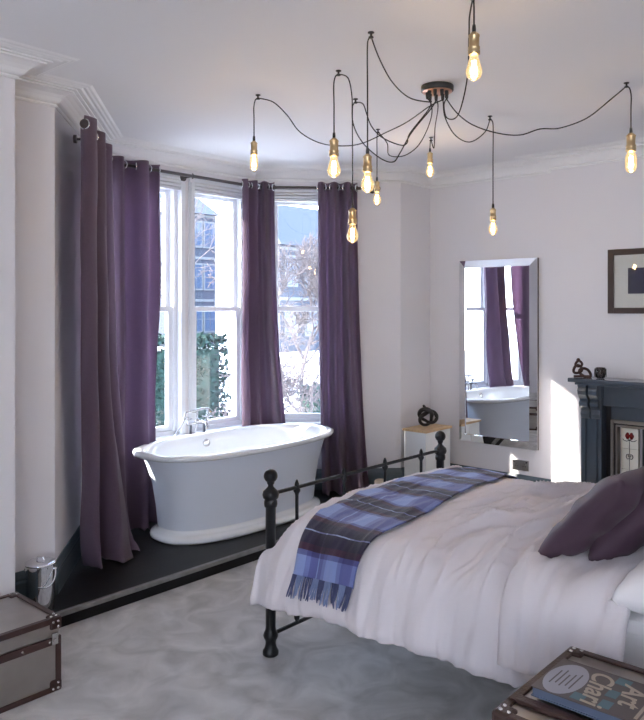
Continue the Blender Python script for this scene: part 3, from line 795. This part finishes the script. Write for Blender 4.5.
# ---------------------------------------------------------------- fireplace
def fireplace():
    t = thing('fireplace', 'slate blue fireplace surround with cast iron insert and flower tiles', 'fireplace', (XB, 1.45, 0))
    e = .002; X = XB-e
    MB().box((XB-.235, .63, 1.068), (X, 2.27, 1.098)).build('mantel_shelf', MANTEL, t, bevel=.006)
    mb = MB(); mb.box((XB-.215, .675, 1.050), (X, 2.225, 1.067)); mb.build('shelf_moulding', MANTEL, t, bevel=.004)
    for ya, yb in ((2.06, 2.212), (.688, .840)):
        mb = MB(); mb.box((XB-.13, ya, 0.002), (X, yb, 1.049)); mb.box((XB-.145, ya-.01, .002), (XB-.13, yb+.01, .16))
        mb.box((XB-.137, ya+.03, .20), (XB-.13, ya+.04, .80)); mb.box((XB-.137, yb-.04, .20), (XB-.13, yb-.03, .80))
        mb.build('pilaster', MANTEL, t, bevel=.003)
        for yc in (ya+.037, yb-.037):
            c = MB(); prof = [(0, .80), (.012, .81), (.02, .835), (.012, .86), (.02, .875), (.045, .895), (.05, .92), (.035, .94), (.05, .955), (.075, .98), (.08, 1.01), (.07, 1.03), (.078, 1.049), (0, 1.049)]
            k = len(prof); vs = [(XB-.13-a, yc-.031, z) for a, z in prof]+[(XB-.13-a, yc+.031, z) for a, z in prof]
            c.faces(vs, [tuple(range(k)), tuple(range(k, 2*k))[::-1]]+[(i, (i+1) % k, k+(i+1) % k, k+i) for i in range(k)])
            c.build('corbel', MANTEL, t)
    MB().box((XB-.10, .841, .90), (X, 2.059, 1.049)).build('frieze', MANTEL, t, bevel=.004)
    for ya, yb in ((2.02, 2.059), (.841, .88)): MB().box((XB-.04, ya, .002), (X, yb, .899)).build('inner_surround', CASTI, t)
    MB().box((XB-.055, .881, .80), (X, 2.019, .899)).build('lintel', MANTEL, t, bevel=.003)
    # insert frame beads
    for o_, w_, d_, m_ in ((0, .022, .070, CASTB), (.022, .012, .058, CASTI), (.034, .012, .066, CASTB)):
        mb = MB(); a, b, tp = .881+o_, 2.019-o_, .799-o_
        mb.box((XB-d_, a, .002), (X, a+w_, tp)); mb.box((XB-d_, b-w_, .002), (X, b, tp)); mb.box((XB-d_, a+w_, tp-w_), (X, b-w_, tp))
        mb.build('insert_moulding', m_, t, bevel=.003)
    # hood plate with arched opening
    mb = MB(); cy = 1.45; r = .33; zc = .40
    n_ = 24; pts = [(cy+r*math.cos(math.pi*i/n_), zc+r*math.sin(math.pi*i/n_)) for i in range(n_+1)]
    out = [(1.80, .002), (1.80, .752), (1.10, .752), (1.10, .002)]
    ys = [p for p in pts]
    vs = []; fs = []
    for i, (y, z) in enumerate(ys):
        a = math.pi*i/n_
        s_ = 1/max(abs(math.cos(a))/.35, abs(math.sin(a))/.352+1e-9)
        vs.append((XB-.045, y, z)); vs.append((XB-.045, cy+s_*math.cos(a), zc+s_*math.sin(a)))
    for i in range(n_): fs.append((2*i, 2*i+1, 2*i+3, 2*i+2))
    mb.faces(vs, fs); mb.box((XB-.045, 1.10, .002), (XB-.044, 1.12, zc)); mb.box((XB-.045, 1.78, .002), (XB-.044, 1.80, zc))
    mb.build('hood_plate', CASTI, t, solid=.01)
    MB().tube([(XB-.05, cy-r, .01)]+[(XB-.05, y, z) for y, z in pts[::-1]]+[(XB-.05, cy+r, .01)], .010, 10).build('arch_moulding', CASTB, t)
    MB().box((XB-.02, 1.121, .002), (XB-.018, 1.779, .74)).build('firebox', BLACKP, t)
    # tile panels: plain cream tiles with a red stylised flower and black tulip outlines
    for a, b in ((1.835, 1.955), (.945, 1.065)):
        pn = MB()
        for k in range(5):
            z1_ = .745-k*.148; pn.box((XB-.035, a, max(.004, z1_-.146)), (X, b, z1_))
        po = pn.build('tile_panel', TILEW, t, bevel=.0015)
        c = (a+b)/2; xf = XB-.0365
        fl = MB()
        for s_ in (-1, 1):
            for dz, rr in ((0, .022), (-.012, .015), (.014, .014)):
                fl.lathe([(0, .001), (rr*.8, .001), (rr*.8, -.001), (0, -.001)], (xf, c+s_*.014, .690+dz), 12, Matrix.Rotation(math.pi/2, 4, 'Y'))
        fl.build('red_flower', mat('red_glaze', (.42, .03, .03), .2), po)
        st = MB()
        st.tube([(xf, c, .665), (xf, c, .05)], .0016, 5)
        for k in range(4):
            zc_ = .54-k*.148
            for s_ in (-1, 1):
                st.tube([(xf, c+s_*q[0], zc_+q[1]) for q in ((.003, -.012), (.016, -.016), (.024, 0), (.020, .016), (.008, .020), (.010, .006), (.004, .0))], .0026, 5)
        for s_ in (-1, 1):
            st.tube([(xf, c+s_*q[0], .66+q[1]) for q in ((.0, .0), (.02, -.008), (.038, -.004), (.048, .006))], .0026, 5)
            st.tube([(xf, c+s_*q[0], .66+q[1]) for q in ((.0, .0), (.022, .012), (.026, .04), (.014, .055))], .0022, 5)
        st.build('tulip_outline', BLACKC, po)
    MB().box((XB-.36, .88, .002), (XB-.148, 2.02, .022)).build('hearth', CASTI, t)
fireplace()

# mantel ornaments
def ornament_brown():
    c = V((XB-.15, 2.205, 1.099))
    mb = MB(); s = 1.0
    # twisted seated knot: three loops
    rt = V((SN, -CS, 0)).normalized()
    def loop(cx, cz, rx, rz, tilt, r):
        pts = []
        for i in range(24):
            a = 2*math.pi*i/24; x = rx*math.cos(a); z = rz*math.sin(a)
            x, z = x*math.cos(tilt)-z*math.sin(tilt), x*math.sin(tilt)+z*math.cos(tilt)
            pts.append(c+rt*(cx+x)*1.12+V((0, 0, (cz+z)*1.15))+V((CS, SN, 0))*(.012*math.sin(2*a)))
        mb.tube(pts, r, 10, closed=True)
    loop(.030, .030, .040, .024, -.5, .0105); loop(-.022, .052, .028, .024, .5, .010); loop(-.014, .088, .021, .018, .2, .009)
    mb.sphere(c+rt*-.018+V((0, 0, .128)), .014)
    mb.tube([c+rt*-.05+V((0, 0, .0085)), c+rt*.0+V((0, 0, .0085)), c+rt*.07+V((0, 0, .0085))], .0085, 8)
    tag(mb.build('abstract_figurine', BROWNC), 'dark brown looped figurine on the left end of the mantel shelf', 'figurine')
ornament_brown()
t = thing('candle_holder', 'smoked glass tealight holder on the mantel shelf beside the brown figurine', 'candle holder', (XB-.12, 2.072, 1.0985))
c = (XB-.12, 2.072, 1.0985)
MB().lathe([(0, .001), (.024, .001), (.034, .012), (.039, .035), (.038, .06), (.034, .078), (.031, .078), (.034, .060), (.035, .036), (.030, .016), (.022, .009), (0, .009)], c, 24).build('glass_cup', SMOKE, t)
mb = MB()
for k in range(10):
    a = 2*math.pi*k/10; mb.tube([(c[0]+.040*math.cos(a+q*.3), c[1]+.040*math.sin(a+q*.3), c[2]+.012+q*.058) for q in (0, .33, .66, 1)], .0022, 5)
mb.build('wire_lattice', BLACKC, t)
MB().lathe([(0, .010), (.019, .010), (.019, .030), (.017, .032), (0, .030)], c, 16).build('tealight', WHITEP, t)

# corner stand with black knot ornament
t = thing('corner_stand', 'white square stand with a pale wood top in the corner beyond the bed', 'stand', (5.18, 3.50, 0))
x0, x1, ya, yb = 5.10, 5.50, 3.42, 3.66
MB().box((x0+.012, ya+.012, .002), (x1-.012, yb-.012, .574)).build('body', WHITEP, t, bevel=.003)
MB().box((x0, ya, .575), (x1, yb, .594)).build('wooden_top', OAK, t, bevel=.003)
MB().box((x0+.19, ya+.009, .03), (x0+.196, ya+.0125, .55)).build('panel_joint', SOCKW, t)
def knot():
    c = V((5.28, 3.53, .5945)); mb = MB(); rt = V((SN, -CS, 0)); fw_ = V((CS, SN, 0))
    pts = []
    for i in range(72):
        a = 2*math.pi*i/72
        x = (.052+.020*math.cos(3*a))*math.cos(2*a); z = (.052+.020*math.cos(3*a))*math.sin(2*a); d = .020*math.sin(3*a)
        pts.append(c+rt*x*1.12+V((0, 0, .088+z))+fw_*d)
    mb.tube(pts, [.016+.003*math.sin(4*math.pi*i/72) for i in range(72)], 10, closed=True)
    mb.tube([c+rt*-.015+V((0, 0, .150)), c+rt*-.022+V((0, 0, .170)), c+rt*-.028+V((0, 0, .182))], [.013, .013, .010], 10)
    mb.sphere(c+rt*-.029+V((0, 0, .182)), .011)
    tag(mb.build('knot_ornament', BLACKC), 'black looped knot ornament on the pale wood top of the corner stand', 'ornament')
knot()
tag(MB().lathe([(0, 0), (.045, 0), (.050, .01), (.050, .12), (.042, .13), (.042, .11), (0, .11)], (4.80, 3.66, PZ+.002), 20).build('cream_pot', mat('cream_ceramic', (.70, .62, .50), .5)), 'small cream pot beside the corner stand, seen through the foot rail of the bed', 'pot')

# ---------------------------------------------------------------- trunks
def trunk(label, x0, x1, y0, y1, z0, z1, zl, straps=()):
    t = thing('steamer_trunk', label, 'trunk', ((x0+x1)/2, (y0+y1)/2, z0), group='metal and leather trunks')
    g = .0015
    MB().box((x0+.004, y0+.004, z0+.002), (x1-.004, y1-.004, zl-g)).build('body', TRUNKM, t)
    MB().box((x0+.004, y0+.004, zl+g), (x1-.004, y1-.004, z1-.004)).build('lid', TRUNKM, t)
    w_ = .022
    def trim(lo, hi): return MB().box(lo, hi).build('leather_trim', LEATHER, t, bevel=.003)
    def stud(par, p, n_):
        Mq = V(n_).to_track_quat('Z', 'Y').to_matrix().to_4x4()
        MB().lathe([(.006, 0), (.006, .001), (.004, .003), (0, .004)], p, 10, Mq).build('stud', STEEL, par)
    # vertical corner edges, split at the lid
    for x, sx_ in ((x0, 1), (x1, -1)):
        for y, sy_ in ((y0, 1), (y1, -1)):
            ax, bx = sorted((x-.002*sx_, x+w_*sx_)); ay, by = sorted((y-.002*sy_, y+w_*sy_))
            trim((ax, ay, z0+.001), (bx, by, zl-g))
    # horizontal edges top, bottom and at lid seam
    for z, hgt in ((z0+.001, w_), (zl-.034, .032), (z1-w_, w_)):
        e = .002 if z > z1-w_-.001 else .0015
        lo_z, hi_z = z, z+hgt+(.002 if z > z1-w_-.001 else 0)
        a = trim((x0, y0-.0025, lo_z), (x1, y0+w_, hi_z)); b = trim((x0, y1-w_, lo_z), (x1, y1+.0025, hi_z))
        c_ = trim((x0-.0025, y0, lo_z), (x0+w_, y1, hi_z)); d = trim((x1-w_, y0, lo_z), (x1+.0025, y1, hi_z))
        if abs(z-(zl-.034)) < 1e-6:
            k = 7
            for i in range(k):
                xx = x0+.05+(x1-x0-.1)*i/(k-1); stud(a, (xx, y0-.0025, z+.016), (0, -1, 0))
            for i in range(5):
                yy = y0+.05+(y1-y0-.1)*i/4; stud(c_, (x0-.0025, yy, z+.016), (-1, 0, 0)); stud(d, (x1+.0025, yy, z+.016), (1, 0, 0))
    for x, sx_ in ((x0, 1), (x1, -1)):
        for y, sy_ in ((y0, 1), (y1, -1)):
            for z, sz in ((z0+.001, 1), (z1, -1)):
                q = .048
                mb = MB(); ax, bx = sorted((x-.005*sx_, x+q*sx_)); ay, by = sorted((y-.005*sy_, y+q*sy_)); az, bz = sorted((z+(.004 if sz < 0 else 0), z+q*sz))
                o = mb.box((ax, ay, az), (bx, by, bz)).build('corner_cap', LEATHER, t, bevel=.010)
                ox, oy, oz = x-.005*sx_, y-.005*sy_, z+.004*(-sz)
                for dx_, dz_ in ((.014, .014), (.036, .014), (.014, .036)):
                    stud(o, (x+dx_*sx_, oy, z+dz_*sz), (0, -sy_, 0))
                    if sz < 0: stud(o, (x+dx_*sx_, y+dz_*sy_, z+.004), (0, 0, 1))
    for st in straps: st(t, trim)
    # latch at each front corner of the lid seam
    for x in (x0+.12, x1-.03):
        m_ = MB(); m_.box((x-.014, y0-.010, zl-.030), (x+.014, y0-.0026, zl+.018)); m_.cyl((x, y0-.012, zl-.012), (x, y0-.008, zl-.012), .008, 12)
        m_.build('latch', STEEL, t, bevel=.002)
    return t
trunk('low metal-clad trunk with leather edges on the carpet at the left wall', .78, 1.585, 2.895, 3.295, 0.001, .308, .232)
def strap(t, trim):
    s = trim((2.125-.225, .30, .597), (2.125-.190, .912, .608))
trunk('tall metal-clad trunk at the near bedside with a book on its top', 1.655, 2.125, .30, .912, 0.001, .600, .46, straps=[lambda t, trim: trim((1.732, .302, .596), (1.764, .910, .607))])

# ---------------------------------------------------------------- book
def book():
    x0, x1, y0, y1, z0, z1 = 1.772, 1.972, .555, .868, .6085, .634
    t = thing('hardback_book', 'thick book with a lettered brown and blue cover lying on the bedside trunk', 'book', ((x0+x1)/2, (y0+y1)/2, z0))
    cov = mat('book_blue_edge', (.10, .13, .20), .5); brn = mat('book_brown_cover', (.10, .082, .085), .45); crm = mat('book_cream_ink', (.42, .36, .29), .5); tl = mat('book_teal_ink', (.09, .17, .20), .5); pal = mat('book_pale_bubble', (.36, .36, .42), .5)
    MB().box((x0, y0, z0), (x1, y1, z0+.003)).build('back_cover', cov, t)
    MB().box((x0, y0, z1-.003), (x1, y1, z1)).build('front_cover', brn, t)
    MB().box((x0+.004, y0+.003, z0+.003), (x1-.002, y1-.003, z1-.003)).build('pages', cov, t)
    z = z1+.0004
    MB().lathe([(0, .0002), (.048, .0002), (.052, 0)], (0, 0, 0), 32, Matrix.Translation((1.865, .815, z)) @ Matrix.Diagonal((1.75, .95, 1, 1))).build('speech_bubble', pal, t)
    def txt(s_, x, y, size, m_, rot=0, nm='lettering'):
        cu = bpy.data.curves.new(nm, 'FONT'); cu.body = s_; cu.size = size; cu.extrude = .0002; cu.align_x = 'CENTER'; cu.align_y = 'CENTER'; cu.shear = .25; cu.offset = size*.018
        o = bpy.data.objects.new(nm, cu); COL.objects.link(o); o.parent = t
        o.matrix_parent_inverse = t.matrix_basis.inverted()
        o.matrix_basis = Matrix.Translation((x, y, z+.0004)) @ Matrix.Rotation(math.radians(180+rot), 4, 'Z')
        cu.materials.append(m_)
        bpy.context.view_layer.update()
        me = bpy.data.meshes.new_from_object(o.evaluated_get(bpy.context.evaluated_depsgraph_get())); mb_, pinv = o.matrix_basis.copy(), o.matrix_parent_inverse.copy()
        bpy.data.objects.remove(o); q = bpy.data.objects.new(nm, me); COL.objects.link(q); q.parent = t; q.matrix_parent_inverse = pinv; q.matrix_basis = mb_
    txt('Chari', 1.872, .735, .080, crm, 10)
    txt('Art', 1.89, .655, .080, crm, 10)
    for (bx, by, bw_, bh) in ((1.945, .695, .018, .018), (1.868, .695, .020, .014), (1.80, .755, .018, .016), (1.945, .61, .018, .018), (1.808, .69, .02, .014)):
        MB().box((bx-bw_, by-bh, z-.0003), (bx+bw_, by+bh, z+.0003)).build('teal_patch', tl, t)
    for k in range(4): MB().box((1.79, .568+k*.014, z-.0003), (1.955-.02*(k % 2), .576+k*.014, z+.0003)).build('cover_line', crm, t)
    for k in range(5): MB().box((1.82+.008*(k % 2), .787+k*.013, z+.0003), (1.91-.010*(k % 3), .7905+k*.013, z+.0008)).build('cover_line', brn, t)
book()

# ---------------------------------------------------------------- steel bucket with swing handle
t = thing('steel_bucket', 'polished steel lidded bucket with swing handle by the left wall', 'bucket', (1.838, 3.56, PZ))
c = V((1.838, 3.56, PZ+.002))
MB().lathe([(0, 0), (.066, 0), (.068, .006), (.071, .222), (.070, .232)], c, 36).build('body', CHROME, t)
MB().lathe([(.070, .228), (.0755, .230), (.0755, .238), (.070, .241), (.03, .246), (.012, .247), (0, .247)], c, 36).build('lid', CHROME, t)
MB().tube([c+V((-.020*SN, .020*CS, .246)), c+V((-.015*SN, .015*CS, .262)), c+V((.015*SN, -.015*CS, .262)), c+V((.020*SN, -.020*CS, .246))], .004, 8).build('lid_knob', CHROME, t)
rt = V((SN, -CS, 0)); fw_ = V((-CS, -SN, 0))
hp = []
for i in range(15):
    a = math.pi*i/14
    hp.append(c+rt*(.0) + (rt*.35+fw_*.94)*0 + V((0, 0, .205)) + rt*(-.076*math.cos(a)) + (fw_*.80+rt*.42)*(.085*math.sin(a)) + V((0, 0, -.075*math.sin(a))))
o = MB().tube(hp, .004, 8).build('handle', CHROME, t)
for s_ in (-1, 1): MB().sphere(c+V((0, 0, .205))+rt*(.074*s_), .009).build('handle_lug', CHROME, o)

# ---------------------------------------------------------------- outside
GZ = -.9
struct(MB().box((-60, 5.3, GZ-.2), (80, 90, GZ)).build('ground_outside', ASPH))
def house(label, x0, x1, y, h, m, bay=False, group='terraced houses across the street', cols=3, dp=8.0):
    t = thing('terraced_house', label, 'house', ((x0+x1)/2, y, GZ), group=group)
    MB().box((x0, y, GZ), (x1, y+dp, GZ+h)).build('walls', m, t)
    xm = (x0+x1)/2
    MB().faces([(x0-.2, y-.3, GZ+h), (x1+.2, y-.3, GZ+h), (x1+.2, y+dp/2, GZ+h+2.6), (x0-.2, y+dp/2, GZ+h+2.6), (x0-.2, y+dp+.3, GZ+h), (x1+.2, y+dp+.3, GZ+h)],
               [(0, 1, 2, 3), (3, 2, 5, 4), (0, 3, 4), (1, 5, 2), (0, 4, 5, 1)]).build('roof', SLATE, t)
    MB().box((x1-.9, y+dp/2-.5, GZ+h+1.5), (x1-.3, y+dp/2+.5, GZ+h+3.6)).build('chimney', m, t)
    fl = int(h//2.9)
    for f in range(fl):
        z = GZ+1.0+f*2.9
        MB().box((x0, y-.06, z+2.0), (x1, y, z+2.18)).build('string_course', HOUSE2, t)
        for c_ in range(cols):
            xc = x0+(x1-x0)*(c_+.5)/cols; ww = .42
            fr = MB(); fr.box((xc-ww-.12, y-.10, z-.12), (xc+ww+.12, y-.02, z+1.72)); w_ = fr.build('window', HOUSE2, t)
            p = MB()
            for zz in (z, z+.83):
                p.box((xc-ww, y-.13, zz), (xc-.03, y-.101, zz+.77)); p.box((xc+.03, y-.13, zz), (xc+ww, y-.101, zz+.77))
            p.build('pane', DARKG, w_)
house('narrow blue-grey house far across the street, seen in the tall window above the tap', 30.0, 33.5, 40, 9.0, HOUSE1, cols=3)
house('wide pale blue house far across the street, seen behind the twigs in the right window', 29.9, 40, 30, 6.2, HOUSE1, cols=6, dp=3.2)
def tree(name, label, base, h, seed, cat='tree', spread=.55, depth_=6, r0=.09, group=None, low=.35):
    rnd = random.Random(seed); mb = MB()
    def br(p, d, L, r, k):
        n_ = 3; pts = [p]; q = p; dd = d.copy()
        for i in range(n_):
            dd = (dd+V((rnd.gauss(0, .12), rnd.gauss(0, .12), rnd.gauss(.03, .08)))).normalized(); q = q+dd*(L/n_); pts.append(q)
        r = max(r, .0075); mb.tube(pts, [r, r*.85, r*.7, r*.6], 5 if k < 3 else 3, cap=False)
        if k >= depth_: return
        for j in range(3 if k < 5 else 2+int(rnd.random() < .5)):
            a = rnd.uniform(0, 2*math.pi); ax = dd.orthogonal().normalized(); ax.rotate(Matrix.Rotation(a, 3, dd))
            nd = (dd+ax*rnd.uniform(.5, 1.0)*spread*1.6).normalized(); st = pts[rnd.choice((1, 2, 3, 3))]
            br(st, nd, L*rnd.uniform(.62, .82), r*.58, k+1)
    br(V(base), V((0, 0, 1)), h*low, r0, 0)
    o = mb.build(name, BARK); tag(o, label, cat, group); return o
def ray(px, Y):
    r = (px-322)/F; D = Y/(SN-r*CS); return D*CS+D*r*SN
def ray(px, Y):
    r = (px-322)/F; D = Y/(SN-r*CS); return D*CS+D*r*SN
tree('bare_tree', 'bare sunlit tree with tangled branches filling the right window', (ray(304, 10.5), 10.5, GZ), 7.0, 4, r0=.07, depth_=8, low=.21, group='bare trees in the street')
tree('bare_tree', 'bare tree at the left edge of the tall window before the narrow house', (ray(196, 21.0), 21.0, GZ), 9.5, 12, r0=.14, group='bare trees in the street')
tree('twiggy_shrub', 'low twiggy sunlit shrub below the tree in the right window', (ray(298, 8.6), 8.6, GZ), 4.4, 23, 'shrub', .9, 8, .035, low=.2)
def bush(label, c, s, seed, n_=1600, name='hedge'):
    rnd = random.Random(seed); mb = MB()
    for i in range(n_):
        p = V((rnd.uniform(-1, 1), rnd.uniform(-1, 1), rnd.uniform(0, 1)))
        k = max(abs(p.x), abs(p.y), p.z); p = p/k if rnd.random() < .8 else p
        q = V((c[0]+p.x*s[0], c[1]+p.y*s[1], c[2]+abs(p.z)*s[2]))+V((rnd.gauss(0, .04), rnd.gauss(0, .04), rnd.gauss(0, .04)))
        R_ = Matrix.Rotation(rnd.random()*6.3, 3, V((rnd.gauss(0, 1), rnd.gauss(0, 1), rnd.gauss(0, 1))).normalized())
        mb.faces([q+R_ @ V(v) for v in ((-.07, 0, 0), (0, -.035, .01), (.07, 0, 0), (0, .035, .01))], [(0, 1, 2, 3)])
    mb.box((c[0]-s[0]*.9, c[1]-s[1]*.8, c[2]), (c[0]+s[0]*.9, c[1]+s[1]*.8, c[2]+s[2]*.88))
    return tag(mb.build(name, HEDGE, fixn=False), label, 'hedge' if name == 'hedge' else 'bush')
bush('dark green hedge seen low in the tall window above the tap', (8.62, 12.0, GZ), (1.4, .4, 1.9), 3, 5000)
bush('small round green bush low in the right window', (ray(314, 9.4), 9.4, GZ), (.22, .22, 1.0), 6, 500, 'green_bush')
